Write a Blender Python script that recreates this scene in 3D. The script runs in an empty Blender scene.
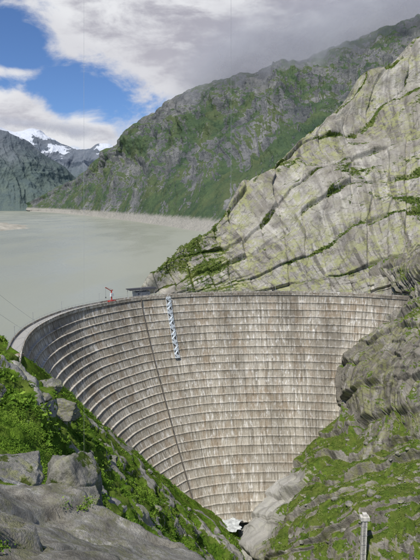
import bpy, math, numpy as np
from mathutils import Vector
rng=np.random.default_rng(7)
SC=bpy.context.scene
COL=SC.collection

# ---------------------------------------------------------------- noise
def vnoise(p,seed=0):
    p=np.asarray(p,dtype=np.float64)
    i=np.floor(p).astype(np.int64); f=p-i
    f=f*f*f*(f*(f*6-15)+10)
    def h(a,b,c):
        n=(a*374761393+b*668265263+c*1274126177+seed*974634777)&0xffffffff
        n=((n^(n>>13))*1274126177)&0xffffffff
        n=(n^(n>>16))&0xffffffff
        return n/4294967295.0
    x,y,z=i[...,0],i[...,1],i[...,2]
    fx,fy,fz=f[...,0],f[...,1],f[...,2]
    def L(a,b,t): return a+(b-a)*t
    r0=L(L(h(x,y,z),h(x+1,y,z),fx),L(h(x,y+1,z),h(x+1,y+1,z),fx),fy)
    r1=L(L(h(x,y,z+1),h(x+1,y,z+1),fx),L(h(x,y+1,z+1),h(x+1,y+1,z+1),fx),fy)
    return L(r0,r1,fz)*2-1
def fbm(p,oct=5,seed=0,gain=.5):
    a=1;r=0;tot=0;p=np.array(p,dtype=np.float64)
    for o in range(oct):
        r=r+a*vnoise(p,seed+o*17);tot+=a;a*=gain;p=p*2.03+11.7
    return r/tot*1.6
def ridged(p,oct=5,seed=0,gain=.5):
    a=1;r=0;tot=0;p=np.array(p,dtype=np.float64)
    for o in range(oct):
        r=r+a*(1-2*np.abs(vnoise(p,seed+o*17)));tot+=a;a*=gain;p=p*2.03+5.3
    return r/tot
def sst(a,b,x):
    t=np.clip((x-a)/(b-a),0,1);return t*t*(3-2*t)
def saw(w,k=.12):
    f=w-np.floor(w)
    return np.where(f<1-k,f/(1-k),1-sst(1-k,1,f))
def near(q):
    f=q-np.floor(q); return np.minimum(f,1-f)
def plates(a,b,k,seed):
    """joint-bounded plates: a constant random value in every (a,b) cell with narrow steps between"""
    sa=np.floor(a)+sst(1-k,1,a-np.floor(a)); sb=np.floor(b)+sst(1-k,1,b-np.floor(b))
    return vnoise(np.stack([sa,sb,a*0],-1),seed)

# ---------------------------------------------------------------- mesh helpers
def mk(name,verts,faces,mats,uv=None,attrs=None,smooth=True,midx=None,parent=None):
    verts=np.asarray(verts,dtype=np.float32).reshape(-1,3)
    faces=np.asarray(faces,dtype=np.int32)
    k=faces.shape[1]
    me=bpy.data.meshes.new(name)
    me.vertices.add(len(verts)); me.vertices.foreach_set("co",verts.ravel())
    me.loops.add(faces.size); me.loops.foreach_set("vertex_index",faces.ravel())
    me.polygons.add(len(faces)); me.polygons.foreach_set("loop_start",np.arange(0,faces.size,k,dtype=np.int32))
    me.update(calc_edges=True)
    me.polygons.foreach_set("use_smooth",np.full(len(faces),smooth,dtype=bool))
    if midx is not None: me.polygons.foreach_set("material_index",np.asarray(midx,dtype=np.int32))
    if uv is not None:
        l=me.uv_layers.new(name="UVMap"); l.data.foreach_set("uv",np.asarray(uv,dtype=np.float32)[faces.ravel()].ravel())
    for a,v in (attrs or {}).items():
        at=me.attributes.new(a,'FLOAT','POINT'); at.data.foreach_set("value",np.asarray(v,dtype=np.float32).ravel())
    for m in mats: me.materials.append(m)
    o=bpy.data.objects.new(name,me); COL.objects.link(o)
    if parent: o.parent=parent
    return o
def gridfaces(n,m):
    i=np.arange(n*m).reshape(n,m)
    a,b,c,d=i[:-1,:-1].ravel(),i[:-1,1:].ravel(),i[1:,1:].ravel(),i[1:,:-1].ravel()
    return np.stack([a,b,c,d],1)
def cr(C,n):
    C=np.asarray(C,dtype=np.float64); k=len(C)
    E=np.concatenate([[2*C[0]-C[1]],C,[2*C[-1]-C[-2]]])
    t=np.linspace(0,k-1,n); i=np.minimum(t.astype(int),k-2); f=(t-i).reshape((-1,)+(1,)*(C.ndim-1))
    p0,p1,p2,p3=E[i],E[i+1],E[i+2],E[i+3]
    return .5*((2*p1)+(-p0+p2)*f+(2*p0-5*p1+4*p2-p3)*f*f+(-p0+3*p1-3*p2+p3)*f**3)
def loft(C,n,m):
    A=cr(C,n); B=cr(np.swapaxes(A,0,1),m); return np.swapaxes(B,0,1)
def normals(P):
    N=np.cross(np.gradient(P,axis=0),np.gradient(P,axis=1)); N/=(np.linalg.norm(N,axis=-1)[...,None]+1e-9)
    if N[...,2].mean()<0: N=-N
    return N
def boxes(lst):
    V=[];F=[]
    base=np.array([[x,y,z] for x in(-1,1) for y in(-1,1) for z in(-1,1)],float)
    q=[[0,1,3,2],[4,6,7,5],[0,4,5,1],[2,3,7,6],[0,2,6,4],[1,5,7,3]]
    for (c,h,ax) in lst:
        v=base*np.array(h)
        A=np.array(ax) if ax is not None else np.eye(3)
        v=v@A+np.array(c)
        F+= [[i+len(V)*8 for i in f] for f in q]; V.append(v)
    return np.concatenate(V),np.array(F)
def axes_from(d,up=(0,0,1)):
    d=np.array(d,float);d/=np.linalg.norm(d);u=np.array(up,float)
    s=np.cross(d,u);s/=np.linalg.norm(s);w=np.cross(s,d)
    return np.array([d,s,w])
def beam(a,b,w,h):
    a=np.array(a,float);b=np.array(b,float);L=np.linalg.norm(b-a)
    up=(0,0,1) if abs((b-a)[2])/L<.98 else (1,0,0)
    return ((a+b)/2,(L/2,w/2,h/2),axes_from(b-a,up))

# ---------------------------------------------------------------- material helpers
class NT:
    def __init__(s,name,world=False):
        if world: s.t=world.node_tree; s.t.nodes.clear()
        else:
            s.m=bpy.data.materials.new(name); s.m.use_nodes=True; s.t=s.m.node_tree; s.t.nodes.clear()
    def n(s,ty,**k):
        x=s.t.nodes.new(ty)
        for a,b in k.items(): setattr(x,a,b)
        return x
    def l(s,a,b): s.t.links.new(a,b)
    def setin(s,sock,v):
        if isinstance(v,bpy.types.NodeSocket): s.l(v,sock)
        elif isinstance(v,(tuple,list)) and len(v)==3 and sock.type=='RGBA': sock.default_value=(*v,1)
        else: sock.default_value=v
    def math(s,op,a,b=0.0,c=None,clamp=False):
        x=s.n('ShaderNodeMath',operation=op,use_clamp=clamp); s.setin(x.inputs[0],a); s.setin(x.inputs[1],b)
        if c is not None: s.setin(x.inputs[2],c)
        return x.outputs[0]
    def mix(s,f,a,b,bt='MIX'):
        x=s.n('ShaderNodeMix',data_type='RGBA',blend_type=bt); s.setin(x.inputs[0],f); s.setin(x.inputs[6],a); s.setin(x.inputs[7],b); return x.outputs[2]
    def coord(s,o='Object'): return s.n('ShaderNodeTexCoord').outputs[o]
    def vmap(s,v,scale=(1,1,1),loc=(0,0,0)):
        x=s.n('ShaderNodeMapping'); s.l(v,x.inputs[0]); x.inputs['Scale'].default_value=scale; x.inputs['Location'].default_value=loc; return x.outputs[0]
    def noise(s,v,scale,det=4,ro=.55,dist=0):
        x=s.n('ShaderNodeTexNoise'); s.l(v,x.inputs['Vector']); x.inputs['Scale'].default_value=scale; x.inputs['Detail'].default_value=det
        x.inputs['Roughness'].default_value=ro; x.inputs['Distortion'].default_value=dist; return x.outputs['Fac']
    def voro(s,v,scale,feat='DISTANCE_TO_EDGE',out='Distance'):
        x=s.n('ShaderNodeTexVoronoi',feature=feat); s.l(v,x.inputs['Vector']); x.inputs['Scale'].default_value=scale; return x.outputs[out]
    def mr(s,v,a,b,c=0,d=1,sm=True):
        x=s.n('ShaderNodeMapRange',interpolation_type='SMOOTHSTEP' if sm else 'LINEAR'); s.setin(x.inputs[0],v)
        for i,q in zip((1,2,3,4),(a,b,c,d)): x.inputs[i].default_value=q
        return x.outputs[0]
    def ramp(s,f,st):
        x=s.n('ShaderNodeValToRGB'); s.l(f,x.inputs[0]); e=x.color_ramp.elements
        e[0].position=st[0][0]; e[0].color=(*st[0][1],1); e[1].position=st[-1][0]; e[1].color=(*st[-1][1],1)
        for p,c in st[1:-1]:
            q=e.new(p); q.color=(*c,1)
        return x.outputs[0]
    def attr(s,a): return s.n('ShaderNodeAttribute',attribute_name=a).outputs['Fac']
    def bump(s,h,st=.5,d=1.0):
        x=s.n('ShaderNodeBump'); s.l(h,x.inputs['Height']); x.inputs['Strength'].default_value=st; x.inputs['Distance'].default_value=d
        return x.outputs[0]
    def bsdf(s,col,rough=.9,nor=None,spec=.2,metal=0):
        b=s.n('ShaderNodeBsdfPrincipled'); s.setin(b.inputs['Base Color'],col); s.setin(b.inputs['Roughness'],rough)
        b.inputs['Specular IOR Level'].default_value=spec; b.inputs['Metallic'].default_value=metal
        if nor: s.l(nor,b.inputs['Normal'])
        o=s.n('ShaderNodeOutputMaterial'); s.l(b.outputs[0],o.inputs[0]); return b
    def diff(s,col,nor=None):
        b=s.n('ShaderNodeBsdfDiffuse'); s.setin(b.inputs['Color'],col)
        if nor: s.l(nor,b.inputs['Normal'])
        o=s.n('ShaderNodeOutputMaterial'); s.l(b.outputs[0],o.inputs[0])
def simple(name,col,rough=.7,metal=0,var=.25,sc=3):
    t=NT(name); f=t.noise(t.coord(),sc,3)
    c=t.mix(t.mr(f,.3,.7),tuple(x*(1-var) for x in col),tuple(min(1,x*(1+var)) for x in col))
    t.bsdf(c,rough,metal=metal,spec=.3); return t.m

def rock_mat(name,S,cols,veg=((.035,.06,.015),(.10,.14,.03)),lichen=.5,streak=.5,uvs=(.25,.03),band=0,shore=False,crack=.6,bumpd=1.0,haze_tint=None,lc=(.27,.28,.11),pale=False,tone=False,vdet=6):
    t=NT(name); O=t.coord(); U=t.coord('UV')
    n1=t.noise(O,1/S,5,.64); n2=t.noise(O,6/S,4,.68); n3=t.noise(O,.25/S,2,.6)
    base=t.ramp(n1,[(.32,cols[0]),(.43,cols[1]),(.55,cols[2]),(.68,cols[3])])
    base=t.mix(t.mr(n2,.45,.70,.0,.55),base,cols[0])
    if tone: base=t.mix(t.math('MULTIPLY',t.attr('tone'),.55),base,t.mix(n2,(.14,.125,.10),(.25,.22,.18)))
    if streak>.01:
        st=t.noise(t.vmap(U,(uvs[0],uvs[1],1)),1,5,.64,.2)
        sk=t.math('MULTIPLY',t.mr(st,.50,.62,0,streak),t.mr(n3,.36,.56,.35,1.0))
        base=t.mix(sk,base,(.085,.078,.068))
        base=t.mix(t.mr(st,.46,.34,0,streak*.6),base,tuple(min(.7,c*1.25) for c in cols[3]))
    if band>0:
        sb=t.noise(t.vmap(U,(.03,.22,1),(3,1,0)),1,4,.6,.15)
        ln_=t.mr(t.math('ABSOLUTE',t.math('SUBTRACT',sb,.5)),0,.018,band,0)
        base=t.mix(t.math('MULTIPLY',ln_,t.mr(n3,.35,.55,.1,1)),base,(.10,.10,.06))
    ln=t.noise(O,2.3/S,5,.7)
    lf=t.math('MULTIPLY',t.mr(ln,.44,.60,0,1),t.mr(n3,.40,.58,.15*lichen,lichen))
    base=t.mix(lf,base,lc)
    if crack>0:
        dv=t.n('ShaderNodeVectorMath',operation='ADD'); nn=t.n('ShaderNodeTexNoise'); t.l(O,nn.inputs[0]); nn.inputs['Scale'].default_value=1.2/S; nn.inputs['Detail'].default_value=2
        sc=t.n('ShaderNodeVectorMath',operation='SCALE'); t.l(nn.outputs['Color'],sc.inputs[0]); sc.inputs['Scale'].default_value=S*.8
        t.l(O,dv.inputs[0]); t.l(sc.outputs[0],dv.inputs[1])
        ed=t.voro(t.vmap(dv.outputs[0],(1,1,2.2)),.6/S)
        ck=t.math('MULTIPLY',t.mr(ed,0,.035,1,0),t.mr(n2,.40,.55,0,1))
        base=t.mix(t.math('MULTIPLY',ck,crack),base,(.045,.042,.036))
    if pale: base=t.mix(t.math('MULTIPLY',t.attr('pale'),.8),base,t.mix(n2,(.40,.39,.36),(.54,.53,.50)))
    vn=t.noise(O,6/S,vdet,.72)
    vg=t.math('ADD',t.attr('veg'),t.math('MULTIPLY',t.math('SUBTRACT',vn,.5),1.5))
    vm=t.mr(vg,.44,.58)
    vc=t.ramp(ln,[(.32,veg[0]),(.5,tuple((a+b)/2 for a,b in zip(*veg))),(.66,veg[1])])
    vc=t.mix(t.mr(n1,.42,.6,0,.5),vc,(.13,.14,.04))
    col=t.mix(vm,base,vc)
    if shore is not False:
        sx=t.n('ShaderNodeSeparateXYZ'); t.l(O,sx.inputs[0])
        z=t.math('ADD',sx.outputs[2],t.math('MULTIPLY',t.math('SUBTRACT',n2,.5),shore*.8))
        col=t.mix(t.mr(z,-69+shore*.7,-69+shore*1.2,1,0),col,t.mix(n2,(.28,.26,.21),(.54,.50,.42)))
    if haze_tint: col=t.mix(haze_tint[0],col,haze_tint[1])  # aerial haze painted into the surface colour as an even bluish tint
    hb=t.noise(O,9/S,4,.75)
    t.diff(col,t.bump(hb,.85,bumpd)); return t.m

# ---------------------------------------------------------------- sun, sky
SUN=Vector((-.26,-.48,.82)).normalized()
el=math.asin(SUN.z); az=math.atan2(SUN.x,SUN.y)
sd=bpy.data.lights.new("sun",'SUN'); sd.energy=4.3; sd.angle=math.radians(.8); sd.color=(1,.955,.88)
so=bpy.data.objects.new("sun",sd); COL.objects.link(so); so.rotation_euler=SUN.to_track_quat('Z','Y').to_euler(); so.location=(-100,-50,200)

W=bpy.data.worlds.new("World"); SC.world=W; W.use_nodes=True
t=NT("",W)
sky=t.n('ShaderNodeTexSky',sky_type='NISHITA',sun_disc=False,sun_elevation=el,sun_rotation=az,altitude=1900,air_density=1.0,dust_density=.3,ozone_density=2.0)
G=t.coord('Generated')
sp=t.n('ShaderNodeSeparateXYZ'); t.l(G,sp.inputs[0])
A=t.math('ARCTAN2',sp.outputs[0],sp.outputs[1]); E=t.math('ARCSINE',sp.outputs[2])
cmb=t.n('ShaderNodeCombineXYZ'); t.l(A,cmb.inputs[0]); t.l(t.math('MULTIPLY',E,1.7),cmb.inputs[1])
CV=cmb.outputs[0]
n1=t.noise(CV,7.5,7,.60,.3); n2=t.noise(t.vmap(CV,(1,1,1),(3,5,1)),4.0,2,.5); n3=t.noise(t.vmap(CV,(1,1.5,1),(7,2,4)),10,5,.62,.3)
blobs=[(.24,.31,.34,.10,.75),(-.11,.300,.17,.045,.58),(-.20,.195,.10,.030,-.42),(-.36,.155,.10,.030,.50),(-.20,.115,.11,.026,.48),
       (-.33,.212,.07,.010,.38),(.00,.225,.12,.05,.60),(-.36,.265,.08,.035,-.42),(.25,.20,.25,.08,.6)]
D=0.06
for (a,e,sx_,sy_,w) in blobs:
    da=t.math('DIVIDE',t.math('SUBTRACT',A,a),sx_); de=t.math('DIVIDE',t.math('SUBTRACT',E,e),sy_)
    r2=t.math('ADD',t.math('MULTIPLY',da,da),t.math('MULTIPLY',de,de))
    D=t.math('ADD',D,t.math('MULTIPLY',t.math('EXPONENT',t.math('MULTIPLY',r2,-1.0)),w))
dens=t.math('SUBTRACT',t.math('ADD',D,t.math('MULTIPLY',n1,1.7)),.48)
cover=t.mr(dens,.40,.76)
thick=t.mr(t.math('ADD',dens,t.math('MULTIPLY',t.math('SUBTRACT',n3,.5),2.6)),.62,1.6)
cc=t.mix(thick,(8.0,8.1,8.4),(4.1,4.05,4.7))
cc=t.mix(t.mr(n2,.42,.60,0,.42),cc,(5.5,5.45,6.0))
skyc=t.mix(1.0,sky.outputs[0],(.70,.88,1.15),'MULTIPLY')
fin=t.mix(cover,skyc,cc)
bg=t.n('ShaderNodeBackground'); t.l(fin,bg.inputs[0]); bg.inputs[1].default_value=.1
wo=t.n('ShaderNodeOutputWorld'); t.l(bg.outputs[0],wo.inputs[0])

# ---------------------------------------------------------------- materials
M_R1=rock_mat("granite_slabs",16,[(.22,.205,.18),(.33,.31,.275),(.42,.40,.35),(.51,.485,.43)],lichen=.75,streak=.72,uvs=(.13,.012),band=.8,bumpd=1.1,crack=.45,tone=True,veg=((.04,.07,.02),(.13,.17,.04)),lc=(.34,.35,.15))
M_R2=rock_mat("granite_gorge",9,[(.13,.125,.11),(.22,.21,.18),(.31,.29,.26),(.41,.39,.345)],lichen=.6,streak=.75,uvs=(.3,.03),band=.6,bumpd=.8,crack=.5,pale=True,tone=True,veg=((.04,.08,.015),(.15,.21,.035)))
M_L=rock_mat("alpine_slope",7,[(.16,.155,.14),(.26,.25,.225),(.34,.33,.30),(.42,.405,.37)],lichen=.5,streak=.0,bumpd=.5,crack=0,veg=((.035,.08,.010),(.14,.23,.025)))
M_F=rock_mat("granite_near",.45,[(.14,.13,.11),(.25,.235,.20),(.34,.325,.285),(.54,.52,.47)],lichen=.8,streak=.0,bumpd=.06,crack=.0,lc=(.21,.21,.115))
M_B=rock_mat("granite_boulder",1.6,[(.12,.12,.11),(.20,.195,.175),(.29,.28,.25),(.42,.405,.365)],lichen=.7,streak=.0,bumpd=.22,crack=.0)
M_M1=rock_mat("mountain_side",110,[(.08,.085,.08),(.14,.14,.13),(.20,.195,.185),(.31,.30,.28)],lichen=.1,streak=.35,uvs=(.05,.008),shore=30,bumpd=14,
      veg=((.032,.062,.02),(.095,.14,.04)),crack=0,haze_tint=(.13,(.18,.23,.30)),vdet=7)

def leaf_mat(name,a,b,c):
    t=NT(name); t.diff(t.ramp(t.attr('tint'),[(0,a),(.5,b),(1,c)])); return t.m
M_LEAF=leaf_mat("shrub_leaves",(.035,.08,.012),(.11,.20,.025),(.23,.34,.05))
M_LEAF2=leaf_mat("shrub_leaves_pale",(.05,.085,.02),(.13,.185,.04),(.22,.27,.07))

def shrubs(name,P,R,K,leaf,mat,flat=.55):
    n=len(P); R=np.asarray(R)[:,None]
    d=rng.normal(size=(n,K,3)); d/=np.linalg.norm(d,axis=-1)[...,None]
    rr=rng.random((n,K,1))**.45
    lob=1+.35*np.sin(d[...,0:1]*5+rng.random((n,1,1))*6)*np.cos(d[...,1:2]*4+rng.random((n,1,1))*6)
    off=d*rr*lob*R[:,:,None]; off[...,2]=np.abs(off[...,2])*flat*1.5-.1*R
    c=P[:,None,:]+off
    s=leaf*(.6+.8*rng.random((n,K,1)))*np.clip(R[:,:,None],.6,1.6)
    nn=d*.8+rng.normal(size=(n,K,3))*.55+np.array([0,0,.7]); nn/=np.linalg.norm(nn,axis=-1)[...,None]
    a=np.cross(nn,rng.normal(size=(n,K,3))); a/=np.linalg.norm(a,axis=-1)[...,None]
    b=np.cross(nn,a)*.62
    V=np.stack([c-a*s,c-b*s*.9,c+a*s,c+b*s],2).reshape(-1,3)
    F=np.arange(len(V)).reshape(-1,4)
    tn=.5+.42*fbm(P/9.0,3,5)[:,None]+rng.normal(size=(n,1))*.12+rng.normal(size=(n,K))*.10+ (off[...,2]/R-.25)*.35  # random leaf tone, plus height shading painted in: upper leaves lighter
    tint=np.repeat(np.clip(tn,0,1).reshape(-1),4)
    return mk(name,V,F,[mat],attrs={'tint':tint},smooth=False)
def pick(mask,n):
    idx=np.flatnonzero(mask.ravel()>1e-6); w=mask.ravel()[idx]; w=w/w.sum()
    return rng.choice(idx,size=n,p=w)

def boulder_verts(sub,seed,size,sq=(1,1,1)):
    import bmesh
    bm=bmesh.new(); bmesh.ops.create_icosphere(bm,subdivisions=sub,radius=1)
    v=np.array([x.co[:] for x in bm.verts]); f=np.array([[q.index for q in x.verts] for x in bm.faces]); bm.free()
    r=np.random.default_rng(seed)
    for _ in range(12):
        d=r.normal(size=3); d/=np.linalg.norm(d); k=.45+.35*r.random()
        h=v@d; v=v-np.where(h>k,(h-k)*.95,0)[:,None]*d
    v=v*(1+.16*fbm(v*1.3+seed,4,seed)[:,None]+.05*fbm(v*6+seed,4,seed)[:,None])
    return v*np.array(sq)*size,f

def ground():
    n=80; x=np.linspace(-15000,15000,n); X,Y=np.meshgrid(x,x,indexing='ij')
    P=np.stack([X,Y,-260+6*fbm(np.stack([X/900,Y/900,X*0],-1),3)],-1)
    t=NT("ground_soil"); O=t.coord(); c=t.ramp(t.noise(O,.004,4,.6),[(.35,(.05,.07,.03)),(.65,(.16,.15,.12))]); t.diff(c)
    mk("ground",P,gridfaces(n,n),[t.m])
ground()

# ---------------------------------------------------------------- dam
CP=np.array([(-77,212),(-84,236),(-89,259),(-90.5,283),(-86.5,310),(-76,335),(-54,362),(-31,375),(-5,383),(29,387),(65,387),(100,382),(131,370),(153,359)],float)
cu=cr(CP,900); seg=np.r_[0,np.cumsum(np.linalg.norm(np.diff(cu,axis=0),axis=1))]
LU=seg[-1]; NU=420; us=np.linspace(0,LU,NU)
CX=np.interp(us,seg,cu[:,0]); CY=np.interp(us,seg,cu[:,1])
TG=np.gradient(np.stack([CX,CY],1),axis=0); TG/=np.linalg.norm(TG,axis=1)[:,None]
for _ in range(25):
    TG[1:-1]=(TG[:-2]+TG[1:-1]*2+TG[2:])/4
TG/=np.linalg.norm(TG,axis=1)[:,None]
NI=np.stack([TG[:,1],-TG[:,0]],1)
ZT=-66.; ZB=-193.; NL=27; dz=(ZT-ZB)/NL
def off(k): return 77*(k/NL)**1.15
def dampt(u,o,z):
    x=np.interp(u,us,CX);y=np.interp(u,us,CY);nx=np.interp(u,us,NI[:,0]);ny=np.interp(u,us,NI[:,1])
    return np.array([x+nx*o,y+ny*o,z])
def near_u(x,y): return us[np.argmin((CX-x)**2+(CY-y)**2)]
def build_dam():
    sec=[(-6,-100,-9,0),(-6,-63.9,-8,0),(-5.6,-63.9,-7.5,0),(-5.6,-65,-7,1),(.1,-65,-6,0),(.1,-63.9,-5.5,0),(.6,-63.9,-5,0),(.6,-65.8,-4,0),(0,-65.95,-3,2)]
    sec.append((0,ZT,-.01,2))
    for k in range(NL):
        z1=ZT-(k+1)*dz; o1=off(k+1)
        sec.append((o1-.75,z1+.0,k+.93,3)); sec.append((o1+.42,z1+.02,k+.96,3)); sec.append((o1+.42,z1-.42,k+1.0,3)); sec.append((o1+.1,z1-.44,k+1.01,2))
    S=len(sec); V=np.zeros((S,NU,3)); UV=np.zeros((S,NU,2))
    for i,(o,z,v,m) in enumerate(sec):
        V[i,:,0]=CX+NI[:,0]*o; V[i,:,1]=CY+NI[:,1]*o; V[i,:,2]=z; UV[i,:,0]=us; UV[i,:,1]=v
    V[9:,:,2]+=.16*fbm(V[9:]*.15,4,3)
    F=gridfaces(S,NU)
    mi=np.repeat([0 if s[3]==0 else (1 if s[3]==1 else 0) for s in sec[:-1]],NU-1)
    t=NT("dam_concrete"); U=t.coord('UV'); O=t.coord()
    s=t.n('ShaderNodeSeparateXYZ'); t.l(U,s.inputs[0]); u,v=s.outputs[0],s.outputs[1]
    fv=t.math('FRACT',v); iv=t.math('FLOOR',v); bu=t.math('DIVIDE',u,9.0); iu=t.math('FLOOR',bu); fu=t.math('FRACT',bu)
    wn=t.n('ShaderNodeTexWhiteNoise',noise_dimensions='2D'); cb=t.n('ShaderNodeCombineXYZ'); t.l(iu,cb.inputs[0]); t.l(iv,cb.inputs[1]); t.l(cb.outputs[0],wn.inputs[0])
    wn2=t.n('ShaderNodeTexWhiteNoise',noise_dimensions='1D'); t.l(iv,wn2.inputs['W'])
    col=t.ramp(t.noise(O,.04,5,.64),[(.3,(.42,.38,.305)),(.5,(.52,.48,.40)),(.7,(.61,.575,.495))])
    col=t.mix(t.math('MULTIPLY',wn.outputs[0],.34),col,(.29,.255,.195))
    col=t.mix(t.math('MULTIPLY',wn2.outputs[0],.18),col,(.27,.24,.185))
    dr=t.noise(t.vmap(U,(.8,.14,1)),1,6,.70); col=t.mix(t.mr(dr,.47,.62,0,.8),col,(.165,.145,.11))
    dr2=t.noise(t.vmap(U,(.55,.75,1),(9,4,0)),1,6,.75); col=t.mix(t.mr(dr2,.52,.62,0,.85),col,(.80,.78,.73))
    br=t.noise(t.vmap(U,(.10,.25,1),(2,8,0)),1,5,.70); col=t.mix(t.mr(br,.48,.64,0,.52),col,(.29,.21,.13))
    dk=t.noise(t.vmap(U,(.035,.07,1),(5,3,0)),1,5,.65)
    upper=t.math('MULTIPLY',t.mr(v,2,12,1,.5),t.mr(u,180,330,.7,1.2))
    col=t.mix(t.math('MULTIPLY',t.mr(dk,.45,.60,0,.62),upper),col,(.13,.115,.09))
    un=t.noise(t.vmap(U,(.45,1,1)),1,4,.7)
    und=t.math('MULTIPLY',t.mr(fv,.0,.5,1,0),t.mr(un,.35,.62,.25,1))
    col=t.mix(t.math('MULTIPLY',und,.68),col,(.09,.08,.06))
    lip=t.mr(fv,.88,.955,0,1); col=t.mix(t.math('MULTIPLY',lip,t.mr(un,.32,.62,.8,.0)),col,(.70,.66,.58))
    jt=t.mr(t.math('ABSOLUTE',t.math('SUBTRACT',fu,.5)),.478,.492,0,.6); col=t.mix(jt,col,(.11,.10,.08))
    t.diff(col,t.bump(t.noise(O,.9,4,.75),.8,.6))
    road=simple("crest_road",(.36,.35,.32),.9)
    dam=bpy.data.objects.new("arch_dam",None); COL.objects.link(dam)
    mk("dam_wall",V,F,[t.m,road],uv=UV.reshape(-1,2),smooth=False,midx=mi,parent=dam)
    met=simple("railing_steel",(.42,.43,.43),.5,.3)
    L=[]; ug=np.arange(20,LU-5,3.)
    for u in ug:
        for o in(.35,-5.8): L.append((dampt(u,o,-63.4),(.05,.05,.55),None))
    for a,b in zip(ug[:-1],ug[1:]):
        for o in(.35,-5.8): L.append(beam(dampt(a,o,-62.85),dampt(b,o,-62.85),.07,.07))
    vv,ff=boxes(L); mk("crest_railing",vv,ff,[met],smooth=False,parent=dam)
    up=near_u(-47,366); L=[]; prev=dampt(up,.9,-65)
    for k in range(NL):
        p=dampt(up,off(k+1)+.65,ZT-(k+1)*dz-.1); L.append(beam(prev,p,.55,.5)); prev=p
    vv,ff=boxes(L); mk("drain_channel",vv,ff,[simple("channel_dark",(.12,.105,.085),.8,0,.4,.3)],smooth=False,parent=dam)
    ustr=near_u(-30,375.5); L=[]
    blue=simple("stair_paint",(.66,.72,.76),.5,.0,.12)
    hw=1.25
    for k in range(0,9):
        z=ZT-k*dz+.1; oo=off(k)+1.0
        a=ustr-hw; b=ustr+hw
        L.append(beam(dampt(a-.5,oo,z),dampt(b+.5,oo,z),1.6,.25))
        for q in (a-.4,ustr,b+.4): L.append((dampt(q,oo+.7,z+.6),(.06,.06,.6),None))
        L.append(beam(dampt(a-.4,oo+.75,z+1.2),dampt(b+.4,oo+.75,z+1.2),.12,.12)); L.append(beam(dampt(a-.4,oo+.75,z+.6),dampt(b+.4,oo+.75,z+.6),.08,.4))
        if k<8:
            z2=z-dz; o2=off(k+1)+1.1; zm=(z+z2)/2; om=(oo+o2)/2
            c,d_=(a,b) if k%2==0 else (b,a)
            for (c1,o1,z1,c2,o3,z3) in ((c,oo,z,d_,om,zm),(d_,om,zm,c,o2,z2)):
                p,q=dampt(c1,o1+.3,z1),dampt(c2,o3+.3,z3)
                L.append(beam(p,q,1.2,.3)); L.append(beam(p+[0,-.6,1.1],q+[0,-.6,1.1],.12,.3))
            L.append(beam(dampt(d_-.6,om,zm),dampt(d_+.6,om,zm),1.4,.25))
            for q in (a-.45,b+.45): L.append(beam(dampt(q,oo+.2,z),dampt(q,o2+.2,z2),.2,.2))
    vv,ff=boxes(L); mk("access_stair",vv,ff,[blue],smooth=False,parent=dam)
    L=[]
    for u in np.arange(45,LU-30,32.): 
        L.append((dampt(u,-5.2,-61.6),(.09,.09,3.3),None)); L.append(beam(dampt(u,-5.3,-58.4),dampt(u,-4.0,-58.2),.25,.15))
    vv,ff=boxes(L); mk("crest_lamps",vv,ff,[met],smooth=False,parent=dam)
build_dam()

# ---------------------------------------------------------------- lake
def lake():
    i0=int(np.argmin(CX))
    e=[(CX[i]-NI[i,0]*3,CY[i]-NI[i,1]*3) for i in range(i0,NU,6)]
    e=[(-6000,200),(-900,200),(-300,205),(-110,206),(-93.8,206)]+[q for q in e if q[0]>-93.7]+[(260,372),(700,372),(3000,372)]
    e=np.array(e); rows=[]
    for f in [0,.004,.015,.04,.1,.2,.4,.7,1]:
        y=e[:,1]+(9500-e[:,1])*f; rows.append(np.stack([e[:,0],y,np.full(len(e),-69.)],1))
    P=np.array(rows)
    t=NT("glacial_water"); O=t.coord()
    c=t.mix(t.mr(t.noise(t.vmap(O,(.002,.0006,1)),1,4,.55),.35,.65),(.285,.295,.23),(.35,.36,.29))
    rp=t.noise(t.vmap(O,(.35,.22,1)),1,3,.6); rp2=t.noise(t.vmap(O,(.012,.004,1),(4,4,0)),1,3,.6)
    b=t.bsdf(c,t.mr(rp2,.4,.6,.26,.42),t.bump(rp,.35,.35),.3); b.inputs['IOR'].default_value=1.33
    mk("lake",P,gridfaces(*P.shape[:2]),[t.m])
lake()

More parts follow.
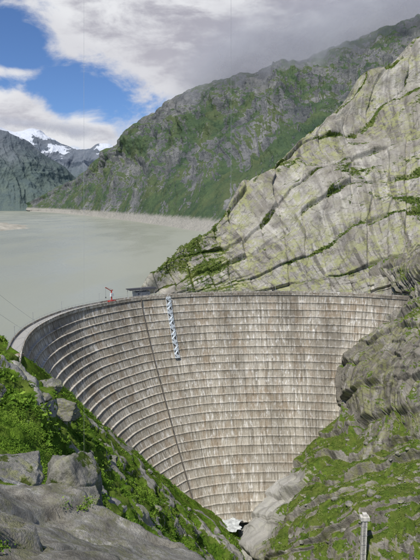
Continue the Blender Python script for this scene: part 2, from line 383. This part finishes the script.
# ---------------------------------------------------------------- right rock massif
def massif():
    R=[[(-55,419,-75),(-36,438,-47),(-9,466,-25),(23,506,9),(93,576,76),(154,624,126),(247,672,183),(388,722,251)],
       [(-50,413,-76),(-23,421,-56),(8,439,-38),(43,468,-10),(97,515,35),(154,556,77),(225,592,117),(353,630,167)],
       [(-46,408,-79),(-8,407,-62),(23,417,-50),(60,435,-29),(101,464,-2),(150,494,29),(202,513,57),(315,538,88)],
       [(-42,405,-82),(4,398,-71),(39,402,-64),(72,411,-50),(104,420,-32),(141,432,-13),(180,440,2),(271,447,18)],
       [(-38,404,-87),(11,396,-80),(51,397,-76),(88,396,-72),(117,393,-64),(140,387,-48),(161,379,-36),(231,370,-25)]]
    R=np.array(R,float)
    back=R[0]+np.array([30,150,-70.]); back2=R[0]+np.array([50,320,-190.]); low=R[-1]+np.array([0,-2,-26.])
    C=np.concatenate([[back2],[back],R,[low]])
    ext=2*C[:,-1]-C[:,-2]; C=np.concatenate([C,ext[:,None]],1)
    n,m=660,740
    P=loft(C,n,m); N=normals(P)
    tt=np.linspace(0,len(C)-1,n)[:,None]*np.ones((1,m)); ss=np.linspace(0,C.shape[1]-1,m)[None,:]*np.ones((n,1))
    w=tt*1.35-ss*.30+.50*fbm(P/120,3,1)+.035*fbm(P/12,3,14)
    m1=sst(-.25,.3,fbm(np.stack([ss*.9,tt*2.0,ss*0],-1),3,61)); m2=sst(-.2,.5,fbm(P/60,3,66))
    w2=w*3.1+.45*fbm(P/45,3,4)
    jn=ss*2.3+tt*.75+.45*fbm(P/70,3,31)+.03*fbm(P/10,3,35); m3=sst(-.2,.3,fbm(P/90,2,77))
    jn2=ss*6.3+tt*1.3+.5*fbm(P/40,3,33)+.06*fbm(P/9,3,36); m4=sst(0,.4,fbm(P/55,2,79))
    fade=sst(0,1.0,ss)*sst(6.9,5.9,tt)
    p1=plates(w,jn,.06,71); p2=plates(w2,jn2,.12,72)
    d=3.0*saw(w,.07)*m1+.7*saw(w2,.10)*m2+1.9*p1+.7*p2*m2
    d+=15*fbm(P/95,3,9)+1.7*fbm(P/30,3,10)+.4*fbm(P/6,4,12)
    d+=2.0*saw(jn,.06)*m3+.6*saw(jn2,.08)*m4
    d-=1.2*np.exp(-(near(w)/.025)**2)+.8*np.exp(-(near(jn)/.02)**2)
    P=P+N*((d-4)*(.12+.88*fade))[...,None]
    nz=normals(P)[...,2]
    low=fbm(P/45,4,40); fine=fbm(P/12,4,41)
    veg=.30*sst(.70,.92,nz)+.50*low+.28*fine+.50*sst(.09,0,near(w))+.30*m2*sst(.12,0,near(w2))+.28*m3*sst(.06,0,near(jn))-.05
    veg+=.42*sst(2.6,1.2,ss)*sst(.3,1.0,ss)*sst(5.3,4.0,tt)
    veg+=.20*sst(3.4,2.0,tt)
    veg-=.5*sst(5.2,6.2,tt)*sst(-60,-66,P[...,2])
    tone=np.clip(.36+.40*p1+.35*p2+.6*sst(4.2,5.6,tt)*sst(3.4,4.8,ss)*sst(-.3,.3,vnoise(np.stack([ss*14+fbm(P/30,2,5),tt*.8,ss*0],-1),55)),0,1)
    UVm=np.stack([ss*70,tt*60],-1).reshape(-1,2)
    mk("rock_massif",P,gridfaces(n,m),[M_R1],uv=UVm,attrs={'veg':veg,'tone':tone})
    mask=np.clip(veg-.36,0,1)*(P[...,2]>-54)*(tt>1.8)*(P[...,1]>408)*(.18+.82*sst(2.0,3.2,ss))
    pp=P.reshape(-1,3)[pick(mask,9000)]
    shrubs("massif_shrubs",pp,.45+1.1*rng.random(len(pp))**2,18,.36,M_LEAF2,.35)
massif()

# ---------------------------------------------------------------- right gorge flank
def gorge():
    C=[[(116,417,-51),(130,403,-46),(142,383,-41),(152,358,-36),(164,329,-28),(193,300,-20)],
       [(124,404,-71),(134,377,-66),(136,355,-64),(145,330,-59),(160,306,-52),(185,277,-44)],
       [(104,391,-92),(111,364,-86),(117,337,-83),(126,312,-80),(146,288,-74),(172,253,-65)],
       [(85,379,-121),(91,353,-111),(96,326,-108),(108,299,-103),(129,269,-95),(154,231,-84)],
       [(79,367,-152),(84,339,-139),(88,305,-128),(101,277,-115),(122,252,-107),(145,214,-93)],
       [(49,351,-177),(57,325,-163),(70,288,-140),(90,265,-126),(110,236,-115),(135,198,-98)],
       [(20,331,-195),(32,313,-182),(48,271,-157),(72,245,-137),(99,220,-125),(125,182,-105)],
       [(3,309,-209),(18,297,-198),(31,258,-177),(60,230,-156),(89,203,-139),(116,166,-114)],
       [(-3,296,-229),(9,283,-213),(25,250,-199),(53,217,-178),(83,185,-156),(106,149,-125)]]
    C=np.array(C,float)
    up=C[0]+np.array([25,20,18.]); C=np.concatenate([[up],C])
    ex=C[:,-1]*2-C[:,-2]; ex2=C[:,-1]*3-2*C[:,-2]; C=np.concatenate([C,ex[:,None],ex2[:,None]],1)
    n,m=740,540
    P=loft(C,n,m); N=normals(P)
    tt=np.linspace(0,len(C)-1,n)[:,None]*np.ones((1,m)); ss=np.linspace(0,C.shape[1]-1,m)[None,:]*np.ones((n,1))
    cliff=sst(5.6,4.4,tt)
    w=tt*1.35+ss*.55+.6*fbm(P/60,3,101)+.035*fbm(P/7,3,103)
    fade=.25+.75*sst(0.2,1.3,ss)
    m1=sst(-.3,.3,fbm(P/45,3,161)); m2=sst(-.3,.4,fbm(P/30,3,166))
    w2=w*2.9+.5*fbm(P/22,3,104)
    jn=ss*2.6-tt*.35+.5*fbm(P/35,3,131)+.03*fbm(P/7,3,135); m3=.25+.75*cliff
    jn2=ss*7.5+tt*.4+.7*fbm(P/25,3,133)
    p1=plates(w,jn,.09,171); p2=plates(w2,jn2,.15,172)
    d=3.3*saw(w,.10)*m1+1.0*saw(w2,.14)*m2+1.9*p1+.8*p2+6*fbm(P/42,3,109)+1.2*fbm(P/12,3,110)+.45*fbm(P/4,4,112)
    d+=2.2*saw(jn,.08)*m3+.9*saw(jn2,.10)*m3*m2
    d-=1.0*np.exp(-(near(w)/.03)**2)+.9*cliff*np.exp(-(near(jn)/.03)**2)
    P=P+N*((d-4)*fade)[...,None]
    nz=normals(P)[...,2]
    dis=sst(2.1,1.2,ss)*sst(6.0,6.5,tt)
    veg=.9*sst(.36,.70,nz)+.42*fbm(P/22,4,140)+.26*fbm(P/6,3,141)-.68*cliff+.10+.6*cliff*sst(.14,0,near(w))*m1+.25*cliff*sst(.14,0,near(w2))-1.3*dis
    tone=np.clip(.32+.45*p1+.4*p2+.25*cliff,0,1)
    UVm=np.stack([ss*35,tt*30],-1).reshape(-1,2)
    mk("gorge_flank",P,gridfaces(n,m),[M_R2],uv=UVm,attrs={'veg':veg,'tone':tone,'pale':dis*sst(2.0,1.5,ss)})
    mask=np.clip(veg-.38,0,1)
    pp=P.reshape(-1,3)[pick(mask,8500)]
    shrubs("gorge_shrubs",pp,.35+1.0*rng.random(len(pp))**2,24,.24,M_LEAF2,.45)
    f=P.reshape(-1,3); idx=np.flatnonzero(((tt>5.2)&(tt<8.8)&(ss>1.6)&(ss<5.5)).ravel())
    Vs=[];Fs=[];n0=0
    for k in range(230):
        p=f[rng.choice(idx)]; s=.5+2.8*rng.random()**4
        v,fc=boulder_verts(3,900+k,s,(1.3,1,.7)); a=rng.random()*6.28
        Rm=np.array([[math.cos(a),math.sin(a),0],[-math.sin(a),math.cos(a),0],[0,0,1]])
        Vs.append(v@Rm+p); Fs.append(fc+n0); n0+=len(v)
    V=np.concatenate(Vs); mk("fallen_rocks",V,np.concatenate(Fs),[M_B],attrs={'veg':np.zeros(len(V))})
gorge()

# ---------------------------------------------------------------- left slope
def leftslope():
    C=[[(-234,303,-73),(-149,293,-71),(-117,283,-72),(-83,236,-68),(-79,274,-94),(-61,288,-120),(-35,298,-151),(-12,302,-176),(11,308,-193),(30,303,-214)],
       [(-181,234,-62),(-119,234,-62),(-97,234,-62),(-79,218,-65),(-65,216,-81),(-51,223,-101),(-33,244,-133),(-15,255,-160),(5,267,-183),(28,264,-204)],
       [(-142,175,-50),(-89,175,-51),(-71,170,-51),(-59,159,-53),(-49,158,-64),(-39,161,-78),(-29,177,-103),(-15,194,-131),(3,205,-158),(24,211,-187)],
       [(-83,97,-30),(-50,97,-31),(-41,96,-34),(-34,91,-35),(-29,90,-40),(-24,92,-48),(-18,102,-63),(-10,114,-85),(2,126,-111),(18,141,-145)],
       [(-39,43,-16),(-22,43,-18),(-18,43,-19),(-15,41,-19),(-13,40,-20),(-10,39,-23),(-8,42,-29),(-4,47,-39),(1,53,-54),(8,64,-81)],
       [(-22,14,-3),(-14,15,-6),(-9,15,-8.2),(-7,15,-9.2),(-5.5,15,-10),(-4,15,-10.8),(-2.5,15,-11.5),(0,16,-13.5),(5,18,-18),(12,20,-26)]]
    C=np.array(C,float)
    far=C[0].copy()
    far[:,0]+=[-30,-20,-25,-30,-26,-18,-10,-4,2,10]; far[:,1]+=[70,60,55,60,22,24,26,28,30,30]; far[:,2]+=[-22,-22,-20,-24,-10,-8,-8,-6,-4,-2]
    C=np.concatenate([[far],C]); 
    lft=C[:,0]*2-C[:,1]; lft[:,2]=C[:,0,2]+3; lft2=lft+ (C[:,0]-C[:,1])*3; lft2[:,2]=lft[:,2]+5
    C=np.concatenate([lft2[:,None],lft[:,None],C],1)
    n,m=660,600
    P=loft(C,n,m); N=normals(P)
    tt=np.linspace(0,len(C)-1,n)[:,None]*np.ones((1,m)); ss=np.linspace(0,C.shape[1]-1,m)[None,:]*np.ones((n,1))
    sc=np.clip(np.linalg.norm(P,axis=-1)/120,.12,1.)
    hit=sst(4.0,4.8,ss)*sst(2.0,1.2,tt)
    d=(4*fbm(P/28,4,201)+1.4*fbm(P/8,4,202))*sc+.5*fbm(P/2.5,4,203)*np.clip(sc*3,.3,1)
    rk=ridged(P/16,4,210); d+=2.5*sst(.25,.7,rk)*sc
    d*=(1-.75*hit)
    road=sst(30,12,np.linalg.norm(P[...,:2]-np.array([-84,228]),axis=-1)); d*=(1-.9*road)
    P=P+N*d[...,None]
    nz=normals(P)[...,2]
    veg=1.2-.6*sst(.58,.28,nz)+.3*fbm(P/14,4,220)-1.3*sst(.42,.75,rk)*sst(-.1,.35,fbm(P/40,3,230))
    UVm=np.stack([P[...,0],P[...,1]],-1).reshape(-1,2)
    mk("valley_slope",P,gridfaces(n,m),[M_L],uv=UVm,attrs={'veg':veg})
    dist=np.linalg.norm(P,axis=-1)
    du=np.linalg.norm(np.cross(np.gradient(P,axis=0),np.gradient(P,axis=1)),axis=-1)
    base=np.clip(veg-.4,0,1)*du*(P[...,0]>-150)*(P[...,0]>-.6*P[...,1]-12)*(1-road*.9)
    f=P.reshape(-1,3)
    pp=f[pick(base*(dist<75)*(.12+sst(-.35,.25,fbm(P/5,3,250))),5000)]; r=.20+.55*rng.random(len(pp))**1.5
    r*=np.clip(np.linalg.norm(pp,axis=1)/40,.55,1.3)
    shrubs("slope_shrubs",pp,r,90,.08,M_LEAF,.6)
    pp=f[pick(base*(dist>60)*(.15+sst(-.3,.3,fbm(P/11,3,251))),14000)]
    shrubs("slope_shrubs",pp,.4+1.2*rng.random(len(pp))**2,28,.22,M_LEAF,.5)
    return P
PL=leftslope()

# ---------------------------------------------------------------- slab at the viewpoint
def slab():
    xs=np.linspace(-30,26,640); ys=np.linspace(-30,40,760); X,Y=np.meshgrid(xs,ys,indexing='ij')
    Z=-1.95+np.where(Y>0,-.564*Y,-.2*Y)-.49*X
    P3=np.stack([X,Y,X*0],-1)
    edge=11.0+.7*fbm(P3/1.6,4,301)+.04*X
    Z-=np.clip(Y-edge,0,60)*.75+1.0*sst(0,1.2,Y-edge)
    w=(X*.45+Y*.5)/2.2+.35*fbm(P3/4,4,305)
    Z+=.34*saw(w,.05)-.15+.28*fbm(P3/3,3,303)+.09*fbm(P3/.9,4,304)+.035*fbm(P3/.25,3,306)
    jn=(X*.8-Y*.35)/1.9+.3*fbm(P3/3,4,311); Z+=.18*saw(jn,.06)+.10*plates(w*2.1,jn*1.7,.06,44)-.10*np.exp(-(near(jn)/.02)**2)
    P=np.stack([X,Y,Z],-1)
    veg=.05+.45*fbm(P3/1.5,4,320)-.22+.6*sst(.05,0,near(w))+.4*sst(.05,0,near(jn))
    mk("granite_outcrop",P,gridfaces(len(xs),len(ys)),[M_F],uv=np.stack([X,Y],-1).reshape(-1,2),attrs={'veg':veg})
    f=P.reshape(-1,3)
    msk=(sst(.05,0,near(w))+sst(.05,0,near(jn)))*(Y>4)*(Y<13)*(X>-7)*(X<4)*sst(-.1,.4,fbm(P3/1.2,3,330))
    pp=f[pick(msk,480)]
    shrubs("slab_grass",pp,np.full(len(pp),.07)+.09*rng.random(len(pp)),40,.032,M_LEAF,1.0)
slab()

def boulder(x,y,z,size,sq,seed,rot=0):
    v,f=boulder_verts(6,seed,size,sq)
    o=mk("boulder",v,f,[M_B],attrs={'veg':np.full(len(v),-.1)+.6*(v[:,2]>size*.35*sq[2])*(.5+fbm(v/size*2,3,seed))}); o.location=(x,y,z); o.rotation_euler=(.15,.1,rot)
boulder(-8.4,32.5,-17.9,2.3,(.9,.9,1.3),3,.4)
boulder(-10.9,25.5,-13.9,2.3,(1.3,1,.75),8,1.1)
boulder(-7.0,28,-16.2,1.1,(1.2,1,.7),18,.3)
boulder(-25.2,58,-22.4,2.7,(1,1,1.1),12,.7)
boulder(-48,165,-64,6.0,(1.5,1,.7),15,.2)
boulder(-58,190,-66,4.5,(1.5,1,.7),25,.9)
boulder(-11.5,38,-21.2,1.4,(1.3,1,.7),33,.9)
def rocks():
    f=PL.reshape(-1,3); d=np.linalg.norm(f,axis=1)
    idx=np.flatnonzero((d>45)&(f[:,0]>-110)&(f[:,1]<292)&((f[:,0]+84)**2+(f[:,1]-228)**2>500))
    Vs=[];Fs=[];n0=0
    for k in range(110):
        p=f[rng.choice(idx)]; s=(.5+2.6*rng.random()**3)*np.clip(np.linalg.norm(p)/120,.4,1.3)
        v,fc=boulder_verts(4 if s>1.2 else 3,400+k,s,(1.3,1,.7)); a=rng.random()*6.28
        Rm=np.array([[math.cos(a),math.sin(a),0],[-math.sin(a),math.cos(a),0],[0,0,1]])
        Vs.append(v@Rm+p); Fs.append(fc+n0); n0+=len(v)
    V=np.concatenate(Vs); mk("scattered_rocks",V,np.concatenate(Fs),[M_B],attrs={'veg':np.zeros(len(V))})
rocks()

# ---------------------------------------------------------------- mountains across the lake
RIDGE=np.array([(-1746,5045,-37),(-1186,4359,117),(-708,3571,255),(-309,2889,433),(-45,2545,495),(202,2294,508),(356,2247,536),(540,2205,592),(733,2216,669),(965,2223,718),(1213,2114,666)],float)
def mountain1():
    S=np.array([(-1489,4536,-66),(-1020,3728,-66),(-546,2717,-66),(-204,1859,-66),(-25,1353,-66),(101,1102,-66),(221,1000,-66),(367,950,-66),(513,900,-66)],float)
    k=14; S=cr(S,k); M=cr(RIDGE,k)
    rows=[S+np.array([-10,-90,-30.]),S]
    for f in(.12,.3,.5,.75):
        q=S+(M-S)*f; q[:,2]=S[:,2]+(M[:,2]-S[:,2])*f**1.05; rows.append(q)
    rows+= [M,M+np.array([100,400,-120.]),M+np.array([200,1200,-500.])]
    C=np.array(rows); n,m=560,760
    P=loft(C,n,m); N=normals(P)
    tt=np.linspace(0,len(C)-1,n)[:,None]*np.ones((1,m)); ss=np.linspace(0,k-1,m)[None,:]*np.ones((n,1))
    fade=sst(.9,2.2,tt)*(.22+.78*(sst(6.2,5.0,tt)+sst(6.1,7.0,tt)))
    sc=np.clip((P[...,2]+69)/350,.15,1)
    d=(ridged(P/480,6,501,.54)-.3)*85+fbm(P/90,5,502,.6)*18
    g=ridged(np.stack([ss*2.2+.5*tt+.8*fbm(P/350,3,505),tt*.4,ss*0],-1),5,503,.55); d+=g*30
    w=P[...,2]/70+ss*.8+1.3*fbm(P/260,4,508); d+=13*saw(w,.3)
    P=P+N*(d*sc*fade)[...,None]
    P[...,1]+=25*sst(.2,1,tt)*sst(2.2,1.2,tt)*fbm(P/120,4,540)
    nz=normals(P)[...,2]
    veg=.56+.5*sst(.45,.75,nz)-.26*sst(250,520,P[...,2])+.42*fbm(P/150,5,520)+.16*fbm(P/35,3,521)-.25*sst(.45,.1,g)
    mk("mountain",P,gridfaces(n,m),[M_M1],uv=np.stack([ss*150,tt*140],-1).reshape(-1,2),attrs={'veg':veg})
mountain1()

def farmount(name,ridge,basey,baseoff,amp,snowz,haze_tint,seed):
    M=np.array(ridge,float); k=12; M=cr(M,k)
    B=M.copy(); B[:,1]=basey; B[:,0]=M[:,0]*basey/M[:,1]+baseoff; B[:,2]=-90
    rows=[B]+[B+(M-B)*f-np.array([0,0,(f*(1-f))*.25])*(M[:,2:3]-B[:,2:3]) for f in(.25,.5,.75)]+[M,M+np.array([0,700,-250.]),M+np.array([0,2000,-900.])]
    C=np.array(rows); n,m=320,420; P=loft(C,n,m); N=normals(P)
    tt=np.linspace(0,len(C)-1,n)[:,None]*np.ones((1,m)); ss=np.linspace(0,k-1,m)[None,:]*np.ones((n,1))
    d=(ridged(P/800,6,seed,.52)-.3)*amp*1.2+fbm(P/220,4,seed+2)*amp*.2
    d+=ridged(np.stack([ss*1.3+.7*tt+.9*fbm(P/700,3,seed+5),tt*.7,ss*0],-1),4,seed+3)*amp*.35
    P=P+N*(d*sst(0,1,tt)*(.3+.7*sst(3.9,3.0,tt)))[...,None]
    nz=normals(P)[...,2]
    snow=sst(snowz-150,snowz+250,P[...,2]+350*fbm(P/350,5,seed+9)+300*(nz-.65))
    t=NT(name+"_surface"); O=t.coord()
    nA=t.noise(O,.004,6,.68)
    c=t.ramp(nA,[(.3,(.07,.075,.075)),(.5,(.12,.12,.115)),(.7,(.19,.185,.18))])
    zz=t.n('ShaderNodeSeparateXYZ'); t.l(O,zz.inputs[0])
    gz=t.math('ADD',zz.outputs[2],t.math('MULTIPLY',nA,500))
    c=t.mix(t.mr(gz,450,950,.85,0),c,t.ramp(t.noise(O,.01,5,.7),[(.3,(.035,.055,.025)),(.7,(.10,.125,.045))]))
    sn=t.mr(t.math('ADD',t.attr('veg'),t.math('MULTIPLY',t.math('SUBTRACT',t.noise(O,.006,6,.7),.5),1.8)),.45,.58)
    c=t.mix(sn,c,(.74,.76,.80)); c=t.mix(haze_tint,c,(.20,.27,.38))  # snow, then distance haze painted into the colour as a blue mix
    t.diff(c,t.bump(t.noise(O,.012,4,.7),.6,45))
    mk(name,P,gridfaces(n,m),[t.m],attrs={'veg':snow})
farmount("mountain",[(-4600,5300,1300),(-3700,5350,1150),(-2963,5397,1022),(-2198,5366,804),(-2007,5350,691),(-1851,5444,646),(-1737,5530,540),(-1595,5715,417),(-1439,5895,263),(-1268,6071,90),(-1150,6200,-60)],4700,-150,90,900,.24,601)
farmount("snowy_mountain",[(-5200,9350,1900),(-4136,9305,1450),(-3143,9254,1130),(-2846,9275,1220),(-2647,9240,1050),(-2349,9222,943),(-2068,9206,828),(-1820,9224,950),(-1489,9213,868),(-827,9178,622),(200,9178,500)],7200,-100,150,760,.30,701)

# cloud banks lying on the ridges: layered soft sheets of vapour
def cloudbank(name,M,dy,drop,rise,count,step,sz,a0,a1,ends,amax=.8,wob=.04):
    t=NT(name+"_vapour"); U=t.coord('UV'); O=t.coord()
    s=t.n('ShaderNodeSeparateXYZ'); t.l(U,s.inputs[0])
    nz=t.noise(t.vmap(O,(1,1,1.4)),sz,6,.6,.3)
    e=t.math('ADD',s.outputs[1],t.math('MULTIPLY',t.math('SUBTRACT',nz,.5),1.1))
    a=t.mr(e,a0,a1,0,amax)
    a=t.math('MULTIPLY',a,t.mr(s.outputs[1],.60,1.0,1,0))
    a=t.math('MULTIPLY',a,t.math('MULTIPLY',t.mr(s.outputs[0],ends[0],ends[1],0,1),t.mr(s.outputs[0],ends[2],ends[3],1,0)))
    col=t.ramp(nz,[(.3,(.44,.44,.49)),(.7,(.68,.68,.72))])
    d=t.n('ShaderNodeBsdfDiffuse'); t.l(col,d.inputs[0]); tr=t.n('ShaderNodeBsdfTranslucent'); t.l(col,tr.inputs[0]); m1=t.n('ShaderNodeMixShader'); m1.inputs[0].default_value=.5
    t.l(d.outputs[0],m1.inputs[1]); t.l(tr.outputs[0],m1.inputs[2])
    tp=t.n('ShaderNodeBsdfTransparent'); m2=t.n('ShaderNodeMixShader'); t.l(a,m2.inputs[0]); t.l(tp.outputs[0],m2.inputs[1]); t.l(m1.outputs[0],m2.inputs[2])
    o=t.n('ShaderNodeOutputMaterial'); t.l(m2.outputs[0],o.inputs[0])
    n=24; e_=bpy.data.objects.new(name,None); COL.objects.link(e_)
    for k in range(count):
        v=np.linspace(0,1,n)[None,:,None]; base=M[:,None,:]+np.array([0,dy+k*step,-drop-.03*rise*k])
        P=base+v*np.array([0,.12*rise,rise*1.0])
        P[...,1]+=wob*rise*fbm(P/(rise*.9),2,900)
        uv=np.stack([np.linspace(0,1,60)[:,None]*np.ones((1,n)),np.linspace(0,1,n)[None,:]*np.ones((60,1))],-1)
        mk("cloud_layer",P,gridfaces(60,n),[t.m],uv=uv.reshape(-1,2),parent=e_)
cloudbank("cloud",cr(RIDGE[3:],60),-300,340,640,5,75,.0032,.27,.66,(.04,.26,.90,1.0),.5)
cloudbank("cloud",cr(np.array([(-4300,8300,980),(-3300,8300,900),(-2500,8300,820),(-1900,8300,760),(-1200,8300,640.)]),60),0,60,520,2,150,.0022,.45,.85,(.1,.3,.7,1.0),.8)

def spit():
    n=120; a=np.linspace(-1,1,n); X,Y=np.meshgrid(a,a,indexing='ij'); r=np.sqrt(X**2+Y**2)
    P=np.stack([-760+X*300+Y*-60,1560+Y*420,-76+18*sst(1.0,.2,r+.25*fbm(np.stack([X*2,Y*2,X*0],-1),4,60))+2.5*fbm(np.stack([X*9,Y*9,X*0],-1),4,61)],-1)
    t=NT("gravel"); O=t.coord(); c=t.ramp(t.noise(O,.03,5,.7),[(.3,(.24,.23,.19)),(.7,(.50,.47,.40))]); t.diff(c)
    mk("gravel_bank",P,gridfaces(n,n),[t.m])
spit()

# ---------------------------------------------------------------- small structures
def put(name,L,mats,parent): 
    v,f=boxes(L); return mk(name,v,f,[mats],smooth=False,parent=parent)
def empty(name):
    o=bpy.data.objects.new(name,None); COL.objects.link(o); return o
GREYP=simple("hut_panel",(.36,.36,.35),.7); DARK=simple("roof_sheet",(.06,.06,.065),.6); RED=simple("red_paint",(.45,.05,.035),.5,0,.1); WHT=simple("white_paint",(.75,.75,.73),.5,0,.08)
CONC=simple("pale_concrete",(.55,.53,.48),.9,0,.2,.8); WOOD=simple("timber",(.22,.13,.07),.8,0,.3,2)
def hut():
    e=empty("gatehouse"); u0=near_u(-43,367.5)
    def q(du,o,z): return dampt(u0+du,o,z)
    put("deck_room",[beam(q(-4.5,-9.5,-63.2),q(4.5,-9.5,-63.2),7,3.6)],GREYP,e)
    put("pier",[beam(q(-1,-9.5,-69.7),q(1,-9.5,-69.7),5,9.3)],CONC,e)
    L=[]
    for a in(-7.5,-2.5,2.5,7.5):
        for o in(-5.7,-13.2): L.append((q(a,o,-62.3),(.14,.14,2.6),None))
    put("columns",L,GREYP,e)
    put("roof",[beam(q(-9,-9.2,-59.5),q(9,-9.2,-59.5),8.5,.4),beam(q(-9,-9.2,-59.1),q(9,-9.2,-59.1),4.5,.36)],DARK,e)
    put("windows",[beam(q(-3.6+i*2.4,-5.93,-62.6),q(-2.2+i*2.4,-5.93,-62.6),.08,1.1) for i in range(3)],DARK,e)
hut()
def crane():
    e=empty("crest_crane"); u0=near_u(-65,355)
    def q(du,o,z): return dampt(u0+du,o,z)
    put("mast",[(q(0,-3,-61),(.35,.35,4),None)],RED,e)
    put("cab",[beam(q(-1.1,-3,-60),q(1.1,-3,-60),1.8,2.2)],WHT,e)
    put("jib",[beam(q(0,-3,-57.6),q(-5,-3,-54.6),.4,.4),beam(q(1,-3,-57.2),q(-1,-3,-57.2),.5,.5),beam(q(1.5,-3,-57),q(-5,-3,-54.4),.12,.12)],RED,e)
    put("hook_line",[beam(q(-4.8,-3,-54.8),q(-4.8,-3,-61),.1,.1),(q(-4.8,-3,-61.3),(.3,.3,.4),None)],DARK,e)
    put("chassis",[beam(q(-2.5,-3,-64.2),q(2.5,-3,-64.2),2.4,.9)],RED,e)
    put("wheels",[beam(q(a,o-.2,-64.6),q(a,o+.2,-64.6),.9,.8) for a in(-1.8,0,1.8) for o in(-4.3,-1.7)],DARK,e)
crane()
def pylon():
    e=empty("concrete_pylon"); x,y=66,216
    put("shaft",[((x,y,-151),(1.05,1.05,17),None)],CONC,e)
    put("collars",[((x,y,-166+i*4.2),(1.15,1.15,.12),None) for i in range(8)],GREYP,e)
    put("head",[((x,y,-133.2),(1.9,1.4,.8),None),((x,y,-131.8),(.9,.9,.7),None)],CONC,e)
    put("ladder",[((x-.5,y-1.3,-150),(.05,.05,16),None),((x+.1,y-1.3,-150),(.05,.05,16),None)]+[((x-.2,y-1.3,-165+i*.8),(.3,.03,.03),None) for i in range(40)],DARK,e)
pylon()
def abut():
    e=empty("abutment_terrace")
    put("terrace_wall",[beam((-81,226,-66.3),(-150,236,-66.3),6,3.4)],simple("stone_brown",(.26,.20,.15),.9,0,.3,1),e)
    put("terrace_parapet",[beam((-81,223.3,-64.1),(-150,233.3,-64.1),.35,1.0)],CONC,e)
    put("shed",[((-96,229,-63),(3,2,1.8),None)],WOOD,e)
    put("shed_roof",[((-96,229,-61),(3.5,2.5,.2),None)],DARK,e)
abut()
def toe():
    n=40;a=np.linspace(-1,1,n);X,Y=np.meshgrid(a,a,indexing='ij')
    r=1+.3*fbm(np.stack([X*2,Y*2,X*0],-1),2,5)
    P=np.stack([9+X*8*r,303+Y*7*r,-191.5+.5*fbm(np.stack([X*3,Y*3,X*0],-1),3)],-1)
    mk("outlet_pool",P,gridfaces(n,n),[simple("foam",(.50,.52,.51),.5,0,.3,.5)])
toe()
STEEL=simple("cable_steel",(.6,.61,.61),.4,.0,.1)
def cable(name,a,b,r,sag=0):
    n=40; a=np.array(a,float);b=np.array(b,float); V=[];k=5
    ax=axes_from(b-a,(0,0,1) if abs((b-a)[2])/np.linalg.norm(b-a)<.95 else (1,0,0))
    for i in range(n):
        f=i/(n-1); p=a+(b-a)*f-np.array([0,0,sag*4*f*(1-f)])
        for j in range(k):
            th=6.283*j/k; V.append(p+r*(math.cos(th)*ax[1]+math.sin(th)*ax[2]))
    F=[[i*k+j,i*k+(j+1)%k,(i+1)*k+(j+1)%k,(i+1)*k+j] for i in range(n-1) for j in range(k)]
    mk(name,V,F,[STEEL])
cable("ropeway_cable",(7.7,215,92),(11.6,279,-169),.04)
cable("ropeway_cable",(-13.9,64.5,27.6),(-17.4,70,-42),.011)
cable("power_line",(-99,200,-15),(-90,282,-63.5),.05,1.5)
cable("power_line",(-99,196,-22),(-89,262,-63.5),.05,1.5)

# ---------------------------------------------------------------- camera
cd=bpy.data.cameras.new("camera"); cd.lens=35; cd.sensor_width=36; cd.sensor_fit='AUTO'; cd.clip_start=.1; cd.clip_end=40000
co=bpy.data.objects.new("camera",cd); COL.objects.link(co); co.location=(0,0,0); co.rotation_euler=(math.radians(90-8.06),0,0)
SC.camera=co
SC.view_settings.view_transform='Standard'; SC.view_settings.look='None'; SC.view_settings.exposure=0
